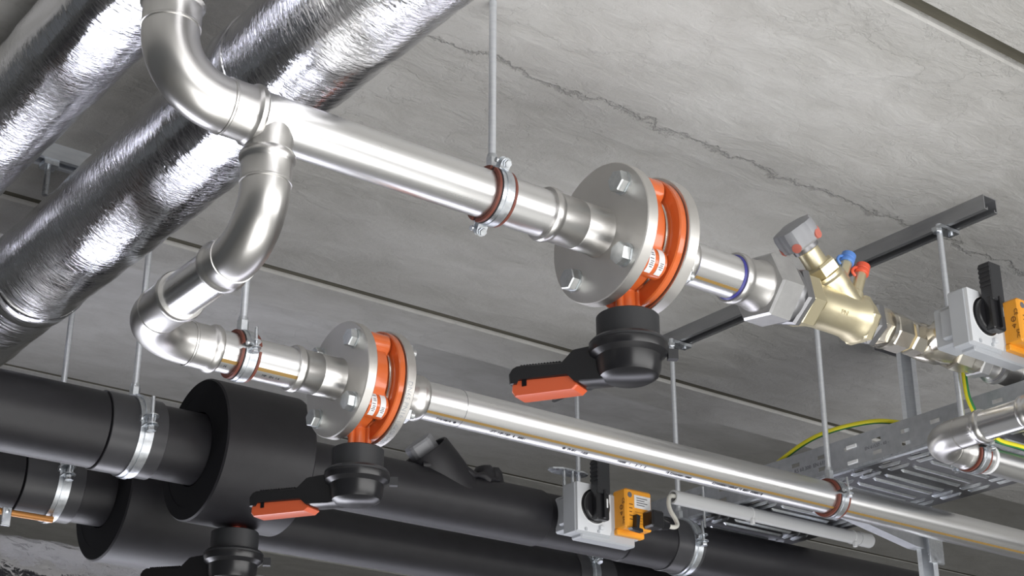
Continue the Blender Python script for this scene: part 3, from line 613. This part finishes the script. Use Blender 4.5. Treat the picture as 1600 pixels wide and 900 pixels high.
for yy in (1.7726, yL, yK, yK2):
    cp = MB().box((XS-.036, yy-.013, 1.379), (XS+.020, yy+.013, 1.3865)).build('clip_plate', 'zinc', t, smooth=False)
    MB().hexa((2.4205, yy, 1.379), -Z_, 0, .008, .0105).build('nut', 'zinc', cp, ang=20)
    MB().lathe((XS+.008, yy, 1.381), -Z_, [(0, .005), (.006, .005), (.007, .003)], 14).build('screw_head', 'zinc', cp)
t2 = rail('short ceiling rail between the two foil pipes at left', (.812, 2.60, ZC), (1.14, 2.60, ZC), 'x', 'rod_zinc')
cp = MB().box((.862, 2.585, 1.378), (.89, 2.615, 1.388)).build('clip_plate', 'zinc', t2, smooth=False)
MB().cyl((.875, 2.6, 1.32), (.875, 2.6, 1.39), .0055, 16).build('rod_stub', 'zinc', cp)

# ------------------------------------------------------------------ perforated bracket beside the actuator, on the farther pipe's rod
t = thing('perforated_bracket', 'perforated metal bracket on the rod behind the grey actuator', 'bracket', (2.40, yK2, 1.14))
m = MB()
pts = [(-.068, -.010), (-.074, 0), (-.068, .012), (-.045, .024), (.02, .024), (.04, .016), (.046, 0), (.04, -.016), (.02, -.024), (-.045, -.024)]
m.prism([(a, b) for a, b in pts], (2.40, yK2, 1.138), X_, Y_, Z_, .004); m.build('plate', 'zinc', t, smooth=False)
for q in range(5):
    MB().lathe((2.345+q*.019, yK2-.012, 1.1378), -Z_, [(-.0005, .0045), (.0006, .0045), (.0006, .002)], 14).build('hole', 'ink_grey', t)
for a in (-.035, -.008):
    MB().cyl((2.40+a, yK2-.012, 1.01), (2.40+a, yK2-.012, 1.139), .0042, 14).build('bolt', 'zinc', t)

# ------------------------------------------------------------------ motorised valve actuators
def actuator(label, x, y, z, depth, adapter, full=True):
    """(x,y,z) = hub centre on the front face; front face looks to -Y"""
    t = thing('valve_actuator', label, 'actuator', (x, y, z))
    def B(name, mat, x0, x1, y0, y1, z0, z1, ch=.003, parent=t): return MB().box((x+x0, y+y0, z+z0), (x+x1, y+y1, z+z1), ch).build(name, mat, parent, smooth=False)
    hb = B('housing', 'grey_plastic', -.048, .046, .004, depth, -.060, .048, .003)
    fp = MB().prism([(-.046, .046), (-.010, .046), (-.006, .040), (.028, .040), (.0445, .030), (.0445, -.044), (.040, -.056), (-.046, -.056)], (x, y+.005, z), X_, Z_, -Y_, .006).build('front_plate', 'light_grey_plastic', t, smooth=False)
    B('base', 'grey_plastic', -.03, .118, .008, depth-.004, -.068, -.048, .003)
    B('side_block', 'grey_plastic', .043, .130, .006, depth, -.052, .038, .004)
    om = B('module_cover', 'orange_plastic', .060, .134, -.030, .012, -.040, .045, .004)
    B('cover_flange', 'orange_plastic', .058, .134, -.004, .014, -.050, -.038, .002)
    # markings on the cover's left side
    m = MB(); ox = x+.0598
    text_flat(m, 'CE', .011, (ox, y-.020, z+.024), Vector((0, 0, -1)), Vector((0, -1, 0)) if False else Vector((0, -1, 0))*-1 if False else Vector((0, -1, 0)))
    text_flat(m, 'EAC', .009, (ox, y-.020, z-.016), Vector((0, 0, -1)), Vector((0, -1, 0)))
    for k, (zz_, n_) in enumerate(((.005, 20), (-.008, 3))):
        c = Vector((ox, y-.0165, z+zz_)); ro, ri = .0052, .0038
        for j in range(n_):
            a0, a1 = 2*math.pi*j/n_+.5, 2*math.pi*(j+1)/n_+.5
            q = [c+Vector((0, math.cos(a)*r_, math.sin(a)*r_)) for a, r_ in ((a0, ri), (a1, ri), (a1, ro), (a0, ro))]
            m.add([p_-X_*.0003 for p_ in q]+[p_+X_*.0003 for p_ in q], [(0, 1, 2, 3), (7, 6, 5, 4), (0, 1, 5, 4), (2, 3, 7, 6)])
        m.box((ox-.0003, c.y-.0006, c.z-.004), (ox+.0003, c.y+.0006, c.z+.004))
    m.build('side_marks', 'ink_brown', om, smooth=False)
    MB().lathe((x+.072, y-.0298, z+.031), -Y_, [(0, .0058), (.0008, .0058), (.001, .004)], 24).build('screw', 'ink_grey', om)
    m = MB()
    for q in range(5):
        m.box((x+.070, y-.0304, z+.010-q*.008), (x+.070+.010-.0015*(q % 3), y-.0299, z+.0118-q*.008))
        m.box((x+.086, y-.0304, z-.004-q*.006), (x+.086+.022-.004*(q % 2), y-.0299, z-.0034-q*.006))
    m.build('front_print', 'ink_brown', om, smooth=False)
    lb = MB().box((x+.084, y-.0306, z+.005), (x+.129, y-.0298, z+.033)).build('label', 'white_label', om, smooth=False)
    m = MB()
    for q in range(4): m.box((x+.090, y-.031, z+.011+q*.005), (x+.112+.008*(q % 2), y-.0305, z+.0128+q*.005))
    m.build('label_print', 'ink_grey', lb, smooth=False)
    # hub and hand lever
    hub = MB().lathe((x, y+.001, z), -Y_, [(0, .0365), (.002, .0365), (.003, .033), (.012, .033), (.014, .031)], 48).build('hub', 'black_plastic', t)
    MB().lathe((x, y+.0, z), -Y_, [(0, .0385), (.0016, .0385), (.0016, .0365), (0, .0365)], 48, caps=(False, False), loop=True).build('position_ring', 'white_paint', t)
    m = MB().box((x-.017, y-.030, z-.034), (x+.017, y-.010, z+.030), .003); hp = m.build('lever_hub_block', 'black_plastic', t, smooth=False)
    hl = MB().box((x-.0165, y-.034, z+.020), (x+.0165, y-.008, z+.094), .002).build('hand_lever', 'black_matte', t, smooth=False)
    for q in range(5): MB().box((x-.0178, y-.033, z+.048+q*.009), (x-.0155, y-.009, z+.0525+q*.009)).build('grip_rib', 'black_matte', hl, smooth=False)
    MB().box((x-.003, y-.037, z-.032), (x+.003, y-.029, z+.028), .001).build('lever_fin', 'black_plastic', hp, smooth=False)
    MB().box((x+.006, y-.0315, z-.008), (x+.0115, y-.0295, z+.011), .0008).build('lever_window', 'white_paint', hp, smooth=False)
    B('lower_catch', 'light_grey_plastic', .010, .020, -.008, .002, -.048, -.040, .001)
    for q in (-.028, .006): B('rib', 'grey_plastic', q, q+.006, -.0035, .002, -.055, -.049, .0008)
    # adapter towards the pipe
    ad = B('adapter', 'grey_plastic', -.026, .03, depth-.003, depth+adapter, -.042, .036, .004)
    B('adapter_ear', 'grey_plastic', -.034, -.022, depth-.002, depth+adapter*.6, -.03, .026, .003)
    return t
actuator('grey and orange valve actuator at the right edge, on the upper ball valve', 2.239, 1.56, 1.0717, .042, .052)
ta = actuator('grey and orange valve actuator with white label, on the nearer black pipe', 2.045, 2.425, .8825, .046, .055)
# cable gland of the lower actuator
g = MB().box((2.152, 2.364, .846), (2.186, 2.408, .882), .004).build('cable_plug', 'black_plastic', ta, smooth=False)
MB().lathe((2.184, 2.389, .861), X_, [(0, .014), (.012, .014), (.02, .011), (.032, .009)], 24).build('cable_gland', 'black_plastic', g)
MB().prism([(0, 0), (.028, -.002), (.028, .004), (.018, .006), (.022, .032), (.012, .034), (.010, .006), (-.004, .004)], (2.112, 2.382, .836), X_, Z_, Y_, .012).build('catch', 'black_plastic', ta, smooth=False)

# ------------------------------------------------------------------ conduit and cable
yc, zcn = 2.430, .9432
t = thing('cable_conduit', 'pale grey plastic conduit tied under the cable tray', 'conduit', (2.5, yc, zcn))
MB().lathe((2.272, yc, zcn), X_, [(0, .0115), (0, .0150), (.0005, .0155), (.6395, .0155), (.64, .015), (.64, .0115)], 36, caps=(False, False), loop=True).build('tube', 'conduit_plastic', t)
MB().lathe((2.868, yc, zcn), X_, [(0, .0155), (0, .0172), (.04, .0172), (.04, .0155)], 36, caps=(False, False), loop=True).build('coupling', 'conduit_plastic', t)
for xx in (2.505, 2.845):
    ti = ringband(MB(), xx, yc, zcn, .0154, .0168, .0022).build('cable_tie', 'white_paint', t)
    MB().box((xx-.004, yc-.014, zcn-.026), (xx+.004, yc-.005, zcn-.013), .001).build('tie_head', 'white_paint', ti, smooth=False)
MB().sweep(bez([(2.345, yc, zcn), (2.295, yc-.002, zcn+.001), (2.262, yc-.006, zcn-.001), (2.249, 2.419, .926), (2.247, 2.412, .905), (2.254, 2.404, .884), (2.252, 2.398, .870), (2.236, 2.392, .862), (2.210, 2.389, .861)], 8), .0048, 14).build('cable', 'cable_white')
tag(bpy.data.objects['cable'], 'thin white cable from the black plug into the conduit end', 'cable')

# ------------------------------------------------------------------ cable tray
XT, ZT, WT, HT = 2.479, .965, .364, .068
t = thing('cable_tray', 'perforated galvanised cable tray seen from below at right', 'cable tray', (XT+WT/2, 2.0, ZT))
def plate(name, us, vs, hole, place, th, mat):
    idx = {}; V = []; F = []
    def vid(i, j):
        if (i, j) not in idx: idx[i, j] = len(V); V.append(place(us[i], vs[j]))
        return idx[i, j]
    for i in range(len(us)-1):
        for j in range(len(vs)-1):
            if not hole(i, j): F.append((vid(i, j), vid(i+1, j), vid(i+1, j+1), vid(i, j+1)))
    o = MB().add(V, F).build(name, mat, t, smooth=False); md = o.modifiers.new('solid', 'SOLIDIFY'); md.thickness = th; md.offset = 0; return o
# side wall with two staggered rows of slots
us = [.9]; k = 0
while us[-1] < 3.9: us += [us[-1]+.052, us[-1]+.076]
hz = [0, .014, .023, .040, .049, HT]
for nm, xx in (('side_wall', XT), ('side_wall', XT+WT)):
    plate(nm, us, hz, lambda i, j: i % 2 == 1 and ((j == 1 and (i//2) % 4 != 3) or (j == 3)), lambda u, v, xx=xx: (xx, u, ZT+v), .0018, 'zinc_dull')
# bottom: pairs of lengthwise slots near both edges, crosswise slots in the middle
bx = [0, .020, .030, .048, .058, .085, .150, .160, .215, .279, .306, .316, .334, .344, WT]
plate('bottom', [p for p in us], bx, lambda i, j: i % 2 == 1 and j in (1, 3, 10, 12), lambda u, v: (XT+v, u, ZT), .0016, 'tray_bottom_shaded')
yy0 = .9; rid = None
def rib_mesh(L, wd, hgt):
    m = MB(); m.rings([[Vector((-L/2+e_, -wd/2, 0)), Vector((-L/2+e_, wd/2, 0)), Vector((-L/2+e_, wd/2*.5, -hgt*s_)), Vector((-L/2+e_, -wd/2*.5, -hgt*s_))] for e_, s_ in ((0, .1), (.006, 1), (L-.006, 1), (L, .1))]); return m
i = 0
long_me = None; wide_me = None
def inst(name, mb_fn, loc, rot, cache, mat='zinc'):
    if name not in cache:
        m = mb_fn(); o = m.build(name, mat); o.parent = t; cache[name] = o.data
    else:
        o = bpy.data.objects.new(name, cache[name]); COL.objects.link(o); o.parent = t
    o.location = Vector(loc)-ORG[t]; o.rotation_euler = (0, 0, rot); return o
cache = {}
for q in range(1, len(us)-2, 2):
    ym = (us[q]+us[q+1])/2
    if not 1.45 < ym < 2.75: continue
    for xx in (.036, .064, .300, .328): inst('long_rib', lambda: rib_mesh(.056, .007, .005), (XT+xx, ym, ZT-.0008), math.pi/2, cache)
    inst('cross_rib', lambda: rib_mesh(.19, .008, .005), (XT+WT/2, ym+.012, ZT-.0008), 0, cache)
    inst('cross_rib', lambda: rib_mesh(.19, .008, .005), (XT+WT/2, ym-.020, ZT-.0008), 0, cache)
MB().prism([(0, 0), (.012, 0), (.012, .002), (.002, .002), (.002, .006), (0, .006)], (XT-.001, .9, ZT-.002), X_, Z_, Y_, 3.0).build('bottom_fold', 'zinc', t, smooth=False)
for zz_ in (.012, .046):
    bq = MB().box((XT-.004, 2.080, ZT+zz_-.004), (XT-.0005, 2.108, ZT+zz_+.004), .0012).build('joint_bolt', 'white_paint', t, smooth=False)
m = MB(); text_flat(m, 'RS 60.300  EN 61537', .012, (XT-.0009, 2.26, ZT+.027), -Y_, Z_); text_flat(m, 'EN 61537 - 60 -', .010, (XT-.0009, 2.06, ZT+.029), -Y_, Z_); text_flat(m, 'IV  60', .014, (XT-.0009, 2.44, ZT+.026), -Y_, Z_); m.build('stamp', 'ink_grey', t, smooth=False)
# splice bracket with screw near the black pipe
br = MB().box((XT-.004, 2.60, ZT-.002), (XT-.001, 2.80, ZT+.06)).build('splice_plate', 'zinc_dull', t, smooth=False)
MB().hexa((XT-.004, 2.64, ZT+.02), -X_, 0, .008, .008).build('screw', 'zinc', br, ang=20)
MB().cyl((XT-.012, 2.535, ZT-.05), (XT-.012, 2.535, ZT+.06), .0035, 12).build('threaded_pin', 'zinc', br)

# post and cantilever carrying the tray
px_, py_ = 2.905, 2.262
t = thing('support_post', 'galvanised channel post with cantilever arm under the cable tray', 'support post', (px_, py_, ZC))
w = .0215; th = .0028; lip = .010
prof = [(-w, -w), (-w+lip, -w), (-w+lip, -w+th), (-w+th, -w+th), (-w+th, w-th), (w-th, w-th), (w-th, -w+th), (w-lip, -w+th), (w-lip, -w), (w, -w), (w, w), (-w, w)]
pu = Vector((.60, -.80, 0)); pv = Vector((.80, .60, 0))
MB().prism(prof, (px_, py_, .70), pu, pv, Z_, ZC-.70).build('post', 'rod_zinc', t, smooth=False)
MB().box((px_-.055, py_-.05, ZC-.036), (px_+.055, py_+.05, ZC), .002).build('base_plate', 'grey_iron', t, smooth=False)
MB().prism([(-.36, 0), (-.03, 0), (-.024, -.072), (-.05, -.072), (-.36, -.022)], (px_, py_-.014, ZT-.0075), X_, Z_, Y_, .028).build('arm', 'zinc_dull', t, smooth=False)
MB().box((px_-.027, py_-.030, ZT-.115), (px_+.024, py_-.0215, ZT-.006), .002).build('bracket', 'zinc', t, smooth=False)

# ------------------------------------------------------------------ right-hand pipe with elbow
yR, zR, RR = 1.7726, .906, .0275; xR = 2.318
t = thing('steel_pipe', 'stainless pipe with elbow in front of the cable tray at right', 'pipe', (xR, yR, zR))
MB().sweep([(xR, 1.665, zR)]+arc((xR, yR, zR), Y_, X_, .062)+[(2.40, yR, zR)], RR*1.06, 40).build('elbow', 'steel_fitting', t, ang=50)
m = MB(); socket(m, (xR, 1.645, zR), Y_, .058, RR); m.build('collar', 'steel_fitting', t)
MB().lathe((xR, 1.652, zR), -Y_, [(0, RR*1.0), (0, RR*1.06), (.003, RR*1.06), (.003, RR)], 40).build('seal_ring', 'blue_ring', t)
MB().lathe((xR, 1.66, zR), -Y_, [(0, RR), (.14, RR)], 48).build('pipe', 'steel_y', t)
m = MB(); socket(m, (xR, 1.560, zR), -Y_, .05, RR); m.build('collar', 'steel_fitting', t)
MB().sweep([(xR, 1.52, zR)]+arc((xR, 1.43, zR), -Y_, Z_, .07)+[(xR, 1.43, zR+.09)], RR*1.06, 40).build('elbow', 'steel_fitting', t, ang=50)
m = MB(); socket(m, (2.428, yR, zR), -X_, .05, RR); m.build('collar', 'steel_fitting', t)
MB().lathe((2.415, yR, zR), X_, [(0, RR), (1.6, RR)], 48).build('pipe', 'steel_x', t)
hanger('red-lined clamp on a rod beside the right-hand elbow', 2.4465, yR, zR, RR, 1.392, split=165, rod_x=2.4265)
ti = ringband(MB(), 2.487, yR, zR, RR+.0004, RR+.0022, .0035); ti.box((2.482, yR-.022, zR+.024), (2.492, yR-.008, zR+.036), .001)
tag(ti.build('cable_tie', 'white_paint'), 'white cable tie round the right-hand steel pipe', 'cable tie')

# ------------------------------------------------------------------ green and yellow earth wires
def earth_wire(label, pts, r=.0052):
    t = thing('earth_wire', label, 'wire', pts[0]); c = bez(pts, 10)
    MB().sweep(c, r, 14).build('sheath', 'wire_yellow', t)
    # green half of the sheath, lower side
    rings = []
    for i, p in enumerate(c):
        tn = (c[min(i+1, len(c)-1)]-c[max(i-1, 0)]).normalized(); ref = Vector((-.5, -.6, -.62)); u = (ref-tn*ref.dot(tn)).normalized(); v = tn.cross(u)
        sg = 1 if v.dot(Vector((.3, -.5, -.8))) > 0 else -1; v *= sg
        rings.append([p+(u*math.cos(R(a))+v*math.sin(R(a)))*(r+.0004) for a in range(5, 176, 17)])
    MB().rings(rings, (False, False)).build('green_stripe', 'wire_green', t)
    return t
earth_wire('green and yellow wire arching above the cable tray wall', [(XT+.03, 2.52, ZT+.012), (XT+.012, 2.34, ZT+.062), (XT+.010, 2.20, ZT+.098), (XT+.012, 2.05, ZT+.092), (XT+.02, 1.95, ZT+.06), (XT+.05, 1.86, ZT+.02)])
earth_wire('green and yellow wire tied to the rod above the right-hand elbow', [(2.4375, 1.7626, 1.10), (2.4365, 1.7626, 1.06), (2.439, 1.762, 1.02), (2.450, 1.757, .985), (2.462, 1.752, .958)])
earth_wire('green and yellow wire leaving the right-hand clamp along the pipe', [(2.458, 1.735, .940), (2.50, 1.742, .936), (2.58, 1.748, .940), (2.7, 1.75, .938)])

# ------------------------------------------------------------------ lift everything to the eye height
bpy.context.view_layer.update()
for o in COL.objects:
    if o.parent is None: o.location.z += CZ
